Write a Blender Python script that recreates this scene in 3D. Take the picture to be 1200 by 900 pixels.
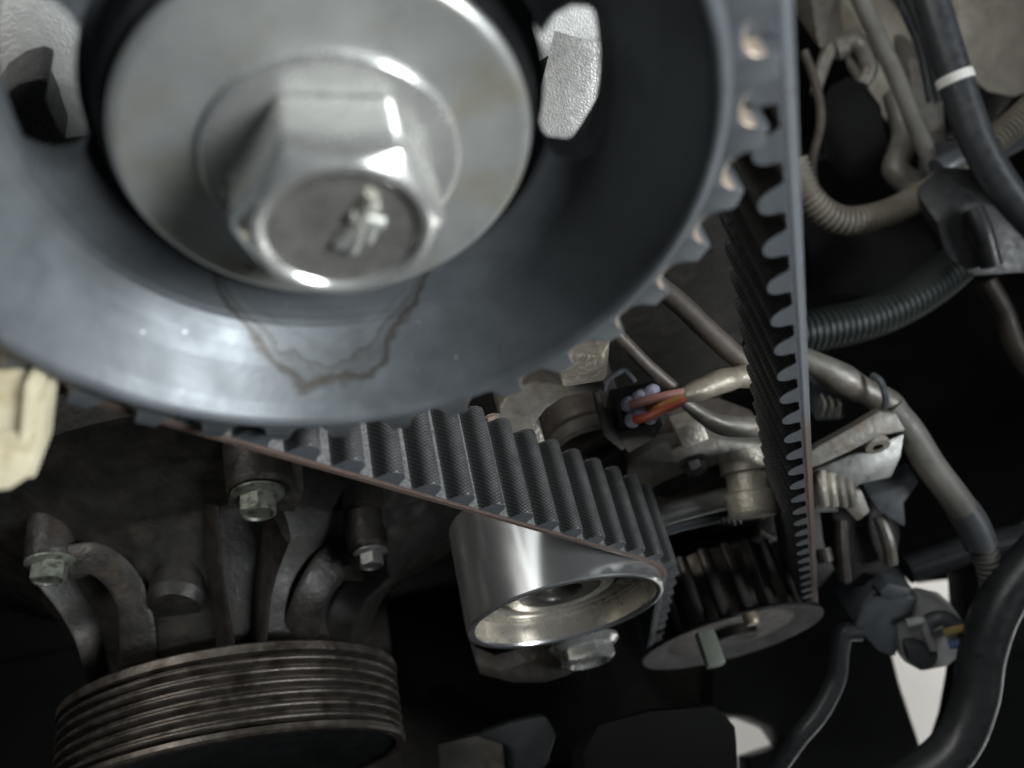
import bpy, bmesh, math, random
from mathutils import Vector, Matrix
random.seed(7)
for o in list(bpy.data.objects): bpy.data.objects.remove(o)
S = 0.0006            # metres per model unit (timing belt pitch 14.31 units)
PI = math.pi
scene = bpy.context.scene
col = scene.collection

# ------------------------------------------------------------------ camera
# engine frame: x right, y into the engine along the shafts, z up; the lens is the origin
FPX = 927.0
AX_X = Vector((0.97804288, -0.17471434, 0.11360908))
AX_Y = Vector((-0.20840376, -0.81993782, 0.53316963))
AX_Z = Vector((0.0, -0.54513932, -0.83834547))
def cam2eng(v):
    v = Vector(v); return Vector((AX_X.dot(v), AX_Y.dot(v), AX_Z.dot(v)))
cam_d = bpy.data.cameras.new('camera'); cam = bpy.data.objects.new('camera', cam_d); col.objects.link(cam)
cx, cy, cz = cam2eng((1, 0, 0)), cam2eng((0, -1, 0)), cam2eng((0, 0, -1))
cam.matrix_world = Matrix(((cx.x, cy.x, cz.x, 0), (cx.y, cy.y, cz.y, 0), (cx.z, cy.z, cz.z, 0), (0, 0, 0, 1)))
cam_d.sensor_fit = 'HORIZONTAL'; cam_d.sensor_width = 36; cam_d.lens = 36 * FPX / 1200
cam_d.clip_start = 0.002; cam_d.clip_end = 50
cam_d.dof.use_dof = True; cam_d.dof.focus_distance = 268 * S; cam_d.dof.aperture_fstop = 15
scene.camera = cam

# ------------------------------------------------------------------ light of the workshop
world = bpy.data.worlds.new('World'); scene.world = world; world.use_nodes = True
world.node_tree.nodes['Background'].inputs[0].default_value = (0.62, 0.72, 0.82, 1)
world.node_tree.nodes['Background'].inputs[1].default_value = 0.07
def area(name, loc, target, sx, sy, power, color):
    d = bpy.data.lights.new(name, 'AREA'); d.shape = 'RECTANGLE'; d.size = sx; d.size_y = sy
    d.energy = power; d.color = color
    o = bpy.data.objects.new(name, d); col.objects.link(o); o.location = loc
    o.rotation_euler = (Vector(target) - Vector(loc)).to_track_quat('-Z', 'Y').to_euler()
    return o
MID = (0.02, 0.06, -0.12)
area('door_light', (1.30, -0.80, 0.68), MID, 0.75, 0.75, 60, (0.92, 0.97, 1.0))
area('window_light', (-1.15, 0.30, 0.95), MID, 0.14, 1.7, 13, (1.0, 0.97, 0.92))
area('ceiling_light', (-0.55, 0.85, 1.5), MID, 1.3, 1.0, 5.5, (0.96, 1.0, 0.98))
area('floor_fill_light', (1.15, 0.28, -0.50), (0.36, 0.07, -0.61), 0.5, 0.15, 34, (1.0, 0.98, 0.95))  # added lamp, out of view, to brighten the floor gap
vs = scene.view_settings
vs.view_transform = 'Standard'; vs.look = 'None'; vs.gamma = 1; vs.use_curve_mapping = False; vs.exposure = 0.2

# ------------------------------------------------------------------ materials
def mat(name, color, rough=0.5, metal=0.0, var=0.25, vscale=0.05, bump=0.0, bscale=0.5, rvar=0.1, color2=None, thr=(0.45, 0.65),
        aniso=None, spec=0.5, dust=None):
    m = bpy.data.materials.new(name); m.use_nodes = True
    nt = m.node_tree; N = nt.nodes; L = nt.links; b = N['Principled BSDF']
    tc = N.new('ShaderNodeTexCoord')
    n1 = N.new('ShaderNodeTexNoise'); n1.inputs['Scale'].default_value = vscale / S; n1.inputs['Detail'].default_value = 6
    n1.inputs['Roughness'].default_value = 0.65
    L.new(tc.outputs['Object'], n1.inputs['Vector'])
    r = N.new('ShaderNodeValToRGB'); L.new(n1.outputs['Fac'], r.inputs['Fac'])
    c = color
    r.color_ramp.elements[0].position = 0.3; r.color_ramp.elements[1].position = 0.7
    r.color_ramp.elements[0].color = (c[0]*(1-var), c[1]*(1-var), c[2]*(1-var), 1)
    r.color_ramp.elements[1].color = (min(1, c[0]*(1+var)), min(1, c[1]*(1+var)), min(1, c[2]*(1+var)), 1)
    out = r.outputs['Color']
    if color2:
        n2 = N.new('ShaderNodeTexNoise'); n2.inputs['Scale'].default_value = vscale*2.7 / S; n2.inputs['Detail'].default_value = 8
        L.new(tc.outputs['Object'], n2.inputs['Vector'])
        mr = N.new('ShaderNodeMapRange'); mr.inputs['From Min'].default_value = thr[0]; mr.inputs['From Max'].default_value = thr[1]
        L.new(n2.outputs['Fac'], mr.inputs['Value'])
        mx = N.new('ShaderNodeMix'); mx.data_type = 'RGBA'
        L.new(mr.outputs['Result'], mx.inputs['Factor']); L.new(out, mx.inputs['A']); mx.inputs['B'].default_value = (*color2, 1)
        out = mx.outputs['Result']
    L.new(out, b.inputs['Base Color'])
    b.inputs['Metallic'].default_value = metal
    b.inputs['Specular IOR Level'].default_value = spec
    rr = N.new('ShaderNodeMapRange'); rr.inputs['To Min'].default_value = max(0.02, rough-rvar); rr.inputs['To Max'].default_value = min(1, rough+rvar)
    rr.inputs['From Min'].default_value = 0.3; rr.inputs['From Max'].default_value = 0.7
    n3 = N.new('ShaderNodeTexNoise'); n3.inputs['Scale'].default_value = vscale*4 / S; n3.inputs['Detail'].default_value = 5
    L.new(tc.outputs['Object'], n3.inputs['Vector']); L.new(n3.outputs['Fac'], rr.inputs['Value']); L.new(rr.outputs['Result'], b.inputs['Roughness'])
    if bump:
        nb = N.new('ShaderNodeTexNoise'); nb.inputs['Scale'].default_value = bscale / S; nb.inputs['Detail'].default_value = 4
        L.new(tc.outputs['Object'], nb.inputs['Vector'])
        bp = N.new('ShaderNodeBump'); bp.inputs['Strength'].default_value = bump; bp.inputs['Distance'].default_value = 1.0 * S
        L.new(nb.outputs['Fac'], bp.inputs['Height']); L.new(bp.outputs['Normal'], b.inputs['Normal'])
    if aniso is not None:
        b.inputs['Anisotropic'].default_value = aniso
    m['out'] = 1
    return m
M = {}
M['sprocket'] = mat('sprocket_steel', (0.108, 0.118, 0.126), 0.48, 0.4, 0.16, 0.035, 0.03, 0.6, 0.08)
M['web'] = mat('sprocket_web_steel', (0.035, 0.036, 0.038), 0.5, 0.6, 0.3, 0.05, 0.05, 0.5)
M['worn'] = mat('worn_tan_steel', (0.42, 0.34, 0.27), 0.45, 0.5, 0.25, 0.2, 0.1, 1.5)
M['zinc'] = mat('zinc_plate', (0.56, 0.57, 0.55), 0.32, 0.68, 0.12, 0.03, 0.015, 0.8, 0.06, (0.48, 0.45, 0.35), (0.48, 0.72))
M['zincbolt'] = mat('zinc_bolt', (0.80, 0.795, 0.76), 0.24, 0.8, 0.12, 0.06, 0.03, 0.6, 0.06)
M['zincdark'] = mat('bolt_recess', (0.26, 0.25, 0.23), 0.42, 0.6, 0.25, 0.1, 0.1, 0.6)
M['chrome'] = mat('polished_steel', (0.78, 0.79, 0.79), 0.20, 0.9, 0.05, 0.02, 0.0, 1, 0.015)
M['bearing'] = mat('bearing_steel', (0.62, 0.58, 0.51), 0.28, 0.7, 0.1, 0.05, 0.0, 1, 0.03)
M['seal'] = mat('bearing_seal', (0.05, 0.046, 0.042), 0.38, 0.3, 0.3, 0.1)
M['rubber'] = mat('belt_rubber', (0.035, 0.038, 0.043), 0.55, 0, 0.3, 0.12, 0.15, 1.2, 0.1)
M['rubberedge'] = mat('cut_rubber', (0.065, 0.072, 0.08), 0.6, 0, 0.25, 0.15, 0.3, 2.0, 0.1)
M['castblk'] = mat('dark_cast_iron', (0.017, 0.0155, 0.0138), 0.55, 0.2, 0.4, 0.03, 0.35, 0.35, 0.12, (0.032, 0.026, 0.02), (0.5, 0.7))
M['bracket'] = mat('grimy_cast_bracket', (0.032, 0.029, 0.026), 0.48, 0.35, 0.4, 0.035, 0.4, 0.4, 0.14, (0.045, 0.034, 0.025), (0.52, 0.7))
M['alu'] = mat('cast_aluminium', (0.78, 0.78, 0.75), 0.42, 0.2, 0.15, 0.06, 0.4, 1.4, 0.1)
M['alugrit'] = mat('grainy_cast_aluminium', (0.55, 0.54, 0.52), 0.36, 0.4, 0.2, 0.1, 0.35, 1.6, 0.12)
M['aludull'] = mat('dull_aluminium', (0.20, 0.19, 0.168), 0.5, 0.4, 0.3, 0.04, 0.3, 0.3, 0.12, (0.16, 0.13, 0.10), (0.5, 0.7))
M['creamalu'] = mat('pale_aluminium', (0.42, 0.39, 0.33), 0.45, 0.45, 0.2, 0.06, 0.5, 0.5, 0.1)
M['steelgrey'] = mat('grey_steel', (0.22, 0.22, 0.21), 0.42, 0.7, 0.3, 0.06, 0.1, 0.4, 0.1)
M['ribpulley'] = mat('grimy_pulley_steel', (0.105, 0.09, 0.078), 0.42, 0.7, 0.4, 0.04, 0.2, 0.6, 0.14, (0.05, 0.04, 0.03), (0.48, 0.66))
M['blackplastic'] = mat('black_plastic', (0.012, 0.0125, 0.0135), 0.45, 0, 0.3, 0.05, 0.1, 0.5)
M['blackrub'] = mat('pebbled_black_rubber', (0.03, 0.03, 0.03), 0.4, 0, 0.3, 0.1, 1.0, 1.3)
M['cranktooth'] = mat('worn_crank_teeth', (0.095, 0.088, 0.084), 0.42, 0.6, 0.3, 0.06, 0.15, 0.6, 0.1)
M['flangesteel'] = mat('dull_flange_steel', (0.032, 0.032, 0.033), 0.6, 0.0, 0.35, 0.06, 0.1, 0.5, 0.1, (0.04, 0.028, 0.02), (0.5, 0.68))
M['palegreen'] = mat('pale_green_zinc', (0.22, 0.24, 0.2), 0.5, 0.2, 0.2, 0.06, 0.1, 0.5)
M['blackhose'] = mat('black_hose', (0.026, 0.028, 0.03), 0.36, 0, 0.3, 0.05, 0.08, 0.8)
M['cable'] = mat('grey_black_cable', (0.04, 0.044, 0.048), 0.36, 0, 0.25, 0.05, 0.08, 0.8)
M['conduit'] = mat('dusty_conduit', (0.19, 0.172, 0.138), 0.55, 0, 0.3, 0.05, 0.1, 0.5)
M['darkconduit'] = mat('dark_green_hose', (0.024, 0.031, 0.029), 0.5, 0, 0.3, 0.05, 0.1, 0.5)
M['greyplastic'] = mat('grey_plastic', (0.07, 0.077, 0.084), 0.45, 0, 0.25, 0.06, 0.1, 0.5)
M['palegrey'] = mat('pale_grey_plastic', (0.40, 0.40, 0.39), 0.45, 0, 0.25, 0.06, 0.1, 0.5)
M['cream'] = mat('yellowed_white_plastic', (0.50, 0.455, 0.32), 0.38, 0, 0.12, 0.05, 0.05, 0.4, 0.08, (0.33, 0.26, 0.14), (0.56, 0.74))
M['greytape'] = mat('dusty_grey_tape', (0.14, 0.135, 0.12), 0.55, 0, 0.25, 0.05, 0.2, 0.4)
M['foil'] = mat('dirty_foil_tape', (0.27, 0.235, 0.185), 0.45, 0.3, 0.3, 0.08, 0.5, 0.25)
M['brown'] = mat('brown_grimy_tube', (0.09, 0.076, 0.065), 0.5, 0.3, 0.3, 0.05, 0.15, 0.4)
M['white'] = mat('white_tape', (0.72, 0.72, 0.68), 0.5, 0, 0.1)
M['purple'] = mat('lilac_seal', (0.50, 0.48, 0.62), 0.4, 0, 0.1, 0.1)
M['pink'] = mat('pink_wire', (0.48, 0.235, 0.205), 0.5, 0, 0.12)
M['orange'] = mat('orange_wire', (0.36, 0.17, 0.05), 0.5, 0, 0.12)
M['red'] = mat('red_wire', (0.40, 0.09, 0.05), 0.5, 0, 0.12)
M['blue'] = mat('blue_wire', (0.10, 0.13, 0.28), 0.4, 0, 0.12)
M['yellow'] = mat('yellow_wire', (0.38, 0.29, 0.10), 0.4, 0, 0.12)
M['greenbolt'] = mat('olive_passivated_bolt', (0.20, 0.215, 0.175), 0.42, 0.6, 0.3, 0.1, 0.15, 0.6, 0.1, (0.08, 0.07, 0.05), (0.5, 0.68))
M['floor'] = mat('pale_floor', (0.78, 0.77, 0.74), 0.6, 0, 0.06, 0.004, 0.05, 0.05)
M['blocker'] = mat('grey_blocker_paint', (0.10, 0.11, 0.12), 0.5, 0, 0.1, 0.01)
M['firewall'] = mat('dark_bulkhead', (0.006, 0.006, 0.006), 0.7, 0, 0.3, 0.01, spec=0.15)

def weave_material():
    m = bpy.data.materials.new('woven_belt_fabric'); m.use_nodes = True
    nt = m.node_tree; N = nt.nodes; L = nt.links; b = N['Principled BSDF']
    tc = N.new('ShaderNodeTexCoord'); sp = N.new('ShaderNodeSeparateXYZ'); L.new(tc.outputs['Object'], sp.inputs[0])
    def math_(op, a, bb=None):
        n = N.new('ShaderNodeMath'); n.operation = op
        for i, v in enumerate((a, bb)):
            if v is None: continue
            if isinstance(v, (int, float)): n.inputs[i].default_value = v
            else: L.new(v, n.inputs[i])
        return n.outputs[0]
    ay = math_('MULTIPLY', sp.outputs['Y'], 2*PI/(1.45*S))
    xz = math_('ADD', sp.outputs['X'], math_('MULTIPLY', sp.outputs['Z'], 0.9))
    ax = math_('MULTIPLY', xz, 2*PI/(2.1*S))
    s1 = math_('SINE', math_('ADD', ay, ax)); s2 = math_('SINE', math_('SUBTRACT', math_('MULTIPLY', ay, 1.35), math_('MULTIPLY', ax, 0.8)))
    h = math_('ADD', math_('MULTIPLY', s1, 0.55), math_('MULTIPLY', s2, 0.35))
    nz = N.new('ShaderNodeTexNoise'); nz.inputs['Scale'].default_value = 1.6/S; nz.inputs['Detail'].default_value = 5; L.new(tc.outputs['Object'], nz.inputs['Vector'])
    h2 = math_('ADD', h, math_('MULTIPLY', nz.outputs['Fac'], 0.9))
    bp = N.new('ShaderNodeBump'); bp.inputs['Strength'].default_value = 0.32; bp.inputs['Distance'].default_value = 0.34*S
    L.new(h2, bp.inputs['Height']); L.new(bp.outputs['Normal'], b.inputs['Normal'])
    r = N.new('ShaderNodeValToRGB'); mr = N.new('ShaderNodeMapRange'); mr.inputs['From Min'].default_value = -0.6; mr.inputs['From Max'].default_value = 1.5
    L.new(h2, mr.inputs['Value']); L.new(mr.outputs['Result'], r.inputs['Fac'])
    r.color_ramp.elements[0].color = (0.011, 0.0112, 0.0115, 1); r.color_ramp.elements[1].color = (0.048, 0.048, 0.0478, 1)
    r.color_ramp.elements[0].position = 0.15; r.color_ramp.elements[1].position = 0.95
    # painted crest highlight: colour paler and smoother with tooth height, unevenly
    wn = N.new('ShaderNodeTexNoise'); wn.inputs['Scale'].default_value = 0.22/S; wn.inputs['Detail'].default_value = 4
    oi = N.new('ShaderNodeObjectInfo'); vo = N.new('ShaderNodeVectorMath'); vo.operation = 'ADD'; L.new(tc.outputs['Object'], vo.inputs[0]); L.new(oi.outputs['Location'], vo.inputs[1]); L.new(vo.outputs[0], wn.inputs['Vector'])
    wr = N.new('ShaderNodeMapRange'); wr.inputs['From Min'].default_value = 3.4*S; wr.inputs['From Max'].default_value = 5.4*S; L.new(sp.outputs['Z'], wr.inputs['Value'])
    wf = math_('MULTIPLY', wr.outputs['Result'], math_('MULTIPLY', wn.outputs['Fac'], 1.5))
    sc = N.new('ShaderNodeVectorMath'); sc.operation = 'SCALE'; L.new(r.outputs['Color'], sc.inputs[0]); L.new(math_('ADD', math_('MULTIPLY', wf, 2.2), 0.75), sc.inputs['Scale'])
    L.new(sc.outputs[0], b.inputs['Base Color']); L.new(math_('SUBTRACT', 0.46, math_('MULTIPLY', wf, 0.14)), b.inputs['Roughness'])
    return m
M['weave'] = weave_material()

def lines_material(name, c1, c2, period, axis='X'):
    m = bpy.data.materials.new(name); m.use_nodes = True
    nt = m.node_tree; N = nt.nodes; L = nt.links; b = N['Principled BSDF']
    at_ = N.new('ShaderNodeAttribute'); at_.attribute_name = 'along'
    mp = N.new('ShaderNodeMath'); mp.operation = 'MULTIPLY'; mp.inputs[1].default_value = 2*PI/period
    L.new(at_.outputs['Fac'], mp.inputs[0])
    s = N.new('ShaderNodeMath'); s.operation = 'SINE'; L.new(mp.outputs[0], s.inputs[0])
    tc = N.new('ShaderNodeTexCoord'); nz = N.new('ShaderNodeTexNoise'); nz.inputs['Scale'].default_value = 1.3/S; nz.inputs['Detail'].default_value = 4
    L.new(tc.outputs['Object'], nz.inputs['Vector'])
    a = N.new('ShaderNodeMath'); a.operation = 'MULTIPLY_ADD'; L.new(s.outputs[0], a.inputs[0]); a.inputs[1].default_value = 0.07; L.new(nz.outputs['Fac'], a.inputs[2])
    r = N.new('ShaderNodeValToRGB'); L.new(a.outputs[0], r.inputs['Fac'])
    r.color_ramp.elements[0].position = 0.25; r.color_ramp.elements[1].position = 0.8
    r.color_ramp.elements[0].color = (*c1, 1); r.color_ramp.elements[1].color = (*c2, 1)
    L.new(r.outputs['Color'], b.inputs['Base Color']); b.inputs['Roughness'].default_value = 0.5
    bp = N.new('ShaderNodeBump'); bp.inputs['Strength'].default_value = 0.6; bp.inputs['Distance'].default_value = 0.25*S
    L.new(a.outputs[0], bp.inputs['Height']); L.new(bp.outputs['Normal'], b.inputs['Normal'])
    return m
M['land'] = lines_material('belt_land_fabric', (0.05, 0.05, 0.05), (0.24, 0.24, 0.235), 0.62)

def cord_material():
    # front cut edge of the belt: grey rubber, brown frayed cord where the vertex value 'wear' is high
    m = bpy.data.materials.new('belt_cut_edge'); m.use_nodes = True
    nt = m.node_tree; N = nt.nodes; L = nt.links; b = N['Principled BSDF']
    w = N.new('ShaderNodeAttribute'); w.attribute_name = 'wear'
    tc = N.new('ShaderNodeTexCoord'); nz = N.new('ShaderNodeTexNoise'); nz.inputs['Scale'].default_value = 0.5/S; nz.inputs['Detail'].default_value = 8
    L.new(tc.outputs['Object'], nz.inputs['Vector'])
    a = N.new('ShaderNodeMath'); a.operation = 'MULTIPLY_ADD'; L.new(nz.outputs['Fac'], a.inputs[0]); a.inputs[1].default_value = 1.1; a.inputs[2].default_value = -0.55
    ad = N.new('ShaderNodeMath'); ad.operation = 'ADD'; L.new(w.outputs['Fac'], ad.inputs[0]); L.new(a.outputs[0], ad.inputs[1]); ad.use_clamp = True
    mx = N.new('ShaderNodeMix'); mx.data_type = 'RGBA'; L.new(ad.outputs[0], mx.inputs['Factor'])
    mx.inputs['A'].default_value = (0.13, 0.143, 0.158, 1); mx.inputs['B'].default_value = (0.13, 0.072, 0.046, 1)
    nz2 = N.new('ShaderNodeTexNoise'); nz2.inputs['Scale'].default_value = 2.2/S; nz2.inputs['Detail'].default_value = 6; L.new(tc.outputs['Object'], nz2.inputs['Vector'])
    rr = N.new('ShaderNodeMapRange'); rr.inputs['To Min'].default_value = 0.35; rr.inputs['To Max'].default_value = 1.5; L.new(nz2.outputs['Fac'], rr.inputs['Value'])
    vm = N.new('ShaderNodeVectorMath'); vm.operation = 'SCALE'; L.new(mx.outputs['Result'], vm.inputs[0]); L.new(rr.outputs['Result'], vm.inputs['Scale'])
    L.new(vm.outputs[0], b.inputs['Base Color']); b.inputs['Roughness'].default_value = 0.6
    bp = N.new('ShaderNodeBump'); bp.inputs['Strength'].default_value = 0.7; bp.inputs['Distance'].default_value = 0.4*S
    L.new(nz2.outputs['Fac'], bp.inputs['Height']); L.new(bp.outputs['Normal'], b.inputs['Normal'])
    return m
M['cord'] = cord_material()

# ------------------------------------------------------------------ builders
def ray(px, py):
    return cam2eng(((px-600)/FPX, (py-450)/FPX, 1.0))
def PZ(px, py, Z): return ray(px, py) * Z            # a point of the engine seen there, Z units in front of the lens
def PY(px, py, Y): r = ray(px, py); return r * (Y / r.y)
def U(px, Z): return px * Z / FPX                    # size of px pixels at Z
def tag(o, label, cat=None, group=None, kind=None):
    o['label'] = label
    if cat: o['category'] = cat
    if group: o['group'] = group
    if kind: o['kind'] = kind
    return o
def thing(name, label, cat, loc, group=None):
    o = bpy.data.objects.new(name, None); o.empty_display_size = 0.005; col.objects.link(o); o.location = Vector(loc) * S
    tag(o, label, cat, group); return o
def wloc(o):
    v = Vector(o.location)
    while o.parent: o = o.parent; v = v + Vector(o.location)
    return v
def mk(name, verts, faces, m, parent=None, angle=35, mats=None, fm=None, bevel=0, attrs=None, segs=2):
    me = bpy.data.meshes.new(name)
    off = wloc(parent) if parent else Vector((0, 0, 0))
    me.from_pydata([tuple(Vector(v) * S - off) for v in verts], [], faces)
    if attrs:
        for k, vals in attrs.items():
            a = me.attributes.new(k, 'FLOAT', 'POINT'); a.data.foreach_set('value', vals)
    for x in (mats or [m]): me.materials.append(M[x])
    if fm: me.polygons.foreach_set('material_index', fm)
    bm = bmesh.new(); bm.from_mesh(me)
    if bevel:
        bmesh.ops.remove_doubles(bm, verts=bm.verts, dist=1e-7)
        bmesh.ops.recalc_face_normals(bm, faces=bm.faces)
        es = [e for e in bm.edges if len(e.link_faces) == 2 and e.calc_face_angle(0) > math.radians(28)]
        bmesh.ops.bevel(bm, geom=es, offset=bevel*S, segments=segs, profile=0.6, affect='EDGES', clamp_overlap=True)
    else:
        bmesh.ops.recalc_face_normals(bm, faces=bm.faces)
    bm.to_mesh(me); bm.free()
    me.polygons.foreach_set('use_smooth', [True]*len(me.polygons)); me.set_sharp_from_angle(angle=math.radians(angle))
    o = bpy.data.objects.new(name, me); col.objects.link(o)
    if parent: o.parent = parent
    return o
def frame(axis):
    a = Vector(axis).normalized(); t = Vector((0, 0, 1)) if abs(a.z) < 0.9 else Vector((1, 0, 0))
    b = a.cross(t).normalized(); return a, b, a.cross(b).normalized()
def lathe(prof, c, axis=(0, 1, 0), n=64, a0=0, a1=2*PI, wob=0):
    # prof: (radius, height along axis) from c
    a, b, e = frame(axis); V = []; F = []; q = [prof[0]]
    for (r0, h0), (r1, h1) in zip(prof, prof[1:]):
        if math.hypot(r1-r0, h1-h0) > 1.6:
            for t in (0.06, 0.94): q.append((r0+(r1-r0)*t, h0+(h1-h0)*t))
        q.append((r1, h1))
    prof = q
    full = abs(a1-a0-2*PI) < 1e-6; k = n if full else n+1
    for r, h in prof:
        for i in range(k):
            t = a0+(a1-a0)*i/n
            V.append(Vector(c) + a*h + (b*math.cos(t) + e*math.sin(t))*max(r, 1e-4))
    for j in range(len(prof)-1):
        for i in range(n):
            i2 = (i+1) % k
            F.append((j*k+i, j*k+i2, (j+1)*k+i2, (j+1)*k+i))
    return V, F
def smooth_path(pts, per=8):
    pts = [Vector(p) for p in pts]; out = []
    for i in range(len(pts)-1):
        p0 = pts[max(i-1, 0)]; p1 = pts[i]; p2 = pts[i+1]; p3 = pts[min(i+2, len(pts)-1)]
        for k in range(per):
            t = k/per
            out.append(0.5*((2*p1)+(p2-p0)*t+(2*p0-5*p1+4*p2-p3)*t*t+(3*p1-p0-3*p2+p3)*t**3))
    out.append(pts[-1]); return out
def tube(pts, r, n=14, per=8, corr=None, rads=None, flat=1.0, up=None):
    P = smooth_path(pts, per)
    if corr:                                       # (pitch, depth): resample finely along the length
        pitch, dep = corr; L = [0]
        for i in range(1, len(P)): L.append(L[-1]+(P[i]-P[i-1]).length)
        tot = L[-1]; m = int(tot/pitch*4); Q = []; j = 0
        for k in range(m+1):
            s = tot*k/m
            while j < len(P)-2 and L[j+1] < s: j += 1
            f = (s-L[j])/max(1e-9, L[j+1]-L[j]); Q.append(P[j].lerp(P[j+1], f))
        P = Q; R = [r - (dep if k % 4 in (2, 3) else 0) for k in range(len(P))]
    elif rads:
        R = []
        for k in range(len(P)):
            t = k/(len(P)-1)*(len(rads)-1); i = min(int(t), len(rads)-2); R.append(rads[i]+(rads[i+1]-rads[i])*(t-i))
    else: R = [r]*len(P)
    V = []; F = []; b = None
    for k, p in enumerate(P):
        t = (P[min(k+1, len(P)-1)]-P[max(k-1, 0)]).normalized()
        if b is None: b = frame(t)[1] if up is None else (Vector(up)-t*t.dot(Vector(up))).normalized()
        else: b = (b - t*b.dot(t)).normalized()
        e = t.cross(b)
        for i in range(n):
            a = 2*PI*i/n; V.append(p + (b*math.cos(a) + e*math.sin(a)*flat)*R[k])
    for k in range(len(P)-1):
        for i in range(n): F.append((k*n+i, k*n+(i+1) % n, (k+1)*n+(i+1) % n, (k+1)*n+i))
    F.append(tuple(range(n))); F.append(tuple((len(P)-1)*n+i for i in range(n)))
    return V, F
def prism(poly, ext):
    # poly: 3-D points of one face, ext: extrusion vector
    n = len(poly); V = [Vector(p) for p in poly] + [Vector(p)+Vector(ext) for p in poly]
    F = [tuple(range(n)), tuple(range(2*n-1, n-1, -1))] + [(i, (i+1) % n, n+(i+1) % n, n+i) for i in range(n)]
    return V, F
def box(c, sx, sy, sz, ax=None):
    X, Y, Z = ax or (Vector((1, 0, 0)), Vector((0, 1, 0)), Vector((0, 0, 1)))
    c = Vector(c); base = [c + X*(a*sx/2) + Z*(b*sz/2) - Y*(sy/2) for a, b in ((-1, -1), (1, -1), (1, 1), (-1, 1))]
    return prism(base, Y*sy)
def join(*parts):
    V = []; F = []
    for v, f in parts:
        o = len(V); V += v; F += [tuple(i+o for i in q) for q in f]
    return V, F
def pxpoly(pts, Z): return [PZ(x, y, Z) for x, y in pts]
INTO = Vector((0, 1, 0))
def hexhead(c, rc, H, axis=(0, -1, 0), rot=0, n=96, recess=0.0, rim=0.12):
    # hexagonal head on point c, axis outwards, corner radius rc
    a, b, e = frame(axis); af = rc*math.cos(PI/6); V = []; F = []
    def ring(fn):
        for i in range(n):
            t = 2*PI*i/n; r, h = fn(t); V.append(Vector(c)+a*h+(b*math.cos(t+rot)+e*math.sin(t+rot))*r)
    def rho(t):
        q = (t % (PI/3)) - PI/6; return min(af/math.cos(q), rc*0.985)
    rt = af*0.93
    ring(lambda t: (rho(t), 0)); ring(lambda t: (rho(t), H-(rho(t)-rt)*0.62-0.02*H)); ring(lambda t: (rt, H)); ring(lambda t: (rt*(1-rim), H))
    ring(lambda t: (rt*(1-rim)-recess*0.7, H-recess)); ring(lambda t: (0.001, H-recess))
    for j in range(5):
        for i in range(n): F.append((j*n+i, j*n+(i+1) % n, (j+1)*n+(i+1) % n, (j+1)*n+i))
    return V, F
def bolt_part(parent, c, rc, m='greenbolt', flange=1.35, H=None, axis=(0, -1, 0), rot=0.3, name='bolt'):
    H = H or rc*0.95
    fl = mk(name, *lathe([(0.001, 0), (rc*flange, 0), (rc*flange, rc*0.12), (rc*1.05, rc*0.28), (0.001, rc*0.28)], c, axis, 32), m, parent)
    mk('bolt_head', *hexhead(Vector(c)+Vector(axis).normalized()*rc*0.26, rc, H, axis, rot, 48, rc*0.12), m, fl)
    return fl

# ------------------------------------------------------------------ belt run
P_ = 14.309
NS, NK = 32, 22
CS, CK, CI = Vector((-7.59, -90.11)), Vector((153.6, -473.0)), Vector((43.7, -335.1))
RPS, RPK = P_*NS/2/PI, P_*NK/2/PI
RI = 42.95
BACK, CORD, TH = 3.1, 1.0, 5.5            # belt back above the root line, cord line above root, tooth height
Y0, Y1 = 100.0, 136.5
circs = [(CS, RPS, 1), (CK, RPK, 1), (CI, RI+BACK-CORD, -1)]
def tangent(A, B):
    (c1, r1, s1), (c2, r2, s2) = A, B
    D = c2-c1; L = D.length; e = D/L; s = (s1*r1-s2*r2)/L; pn = Vector((-e.y, e.x))
    n = e*s + pn*math.sqrt(1-s*s); return c1+n*(s1*r1), c2+n*(s2*r2), n
segs = []
tg = [tangent(circs[i], circs[(i+1) % 3]) for i in range(3)]
for i in range(3):
    p, q, n = tg[i]; segs.append(('L', p, q, n, (q-p).length))
    c, r, s = circs[(i+1) % 3]; n2 = tg[(i+1) % 3][2]
    a0 = math.atan2(n.y*s, n.x*s); a1 = math.atan2(n2.y*s, n2.x*s)
    if s > 0:
        while a1 > a0: a1 -= 2*PI
    else:
        while a1 < a0: a1 += 2*PI
    segs.append(('A', c, r, s, abs(a1-a0)*r, a0, a1))
TOT = sum(s[4] for s in segs)
def path(s):
    # point on the cord line, outward normal (towards the belt back)
    s = s % TOT
    for g in segs:
        if s <= g[4]:
            if g[0] == 'L': return g[1].lerp(g[2], s/g[4]), g[3]
            a = g[5]+(g[6]-g[5])*s/g[4]; v = Vector((math.cos(a), math.sin(a))); return g[1]+v*g[2], v*g[3]
        s -= g[4]
    return path(0)
n_r = tg[0][2]; dr = Vector((n_r.y, -n_r.x))
GAP0 = 120.26 - dr.dot(tg[0][0])          # arc length of a gap centre on the right strand, from its upper end
TOOTH0 = GAP0 - P_/2
SPR_PHASE = math.atan2(n_r.y, n_r.x) + (-TOOTH0)/RPS   # a belt tooth sits in the sprocket valley at this angle

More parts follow.
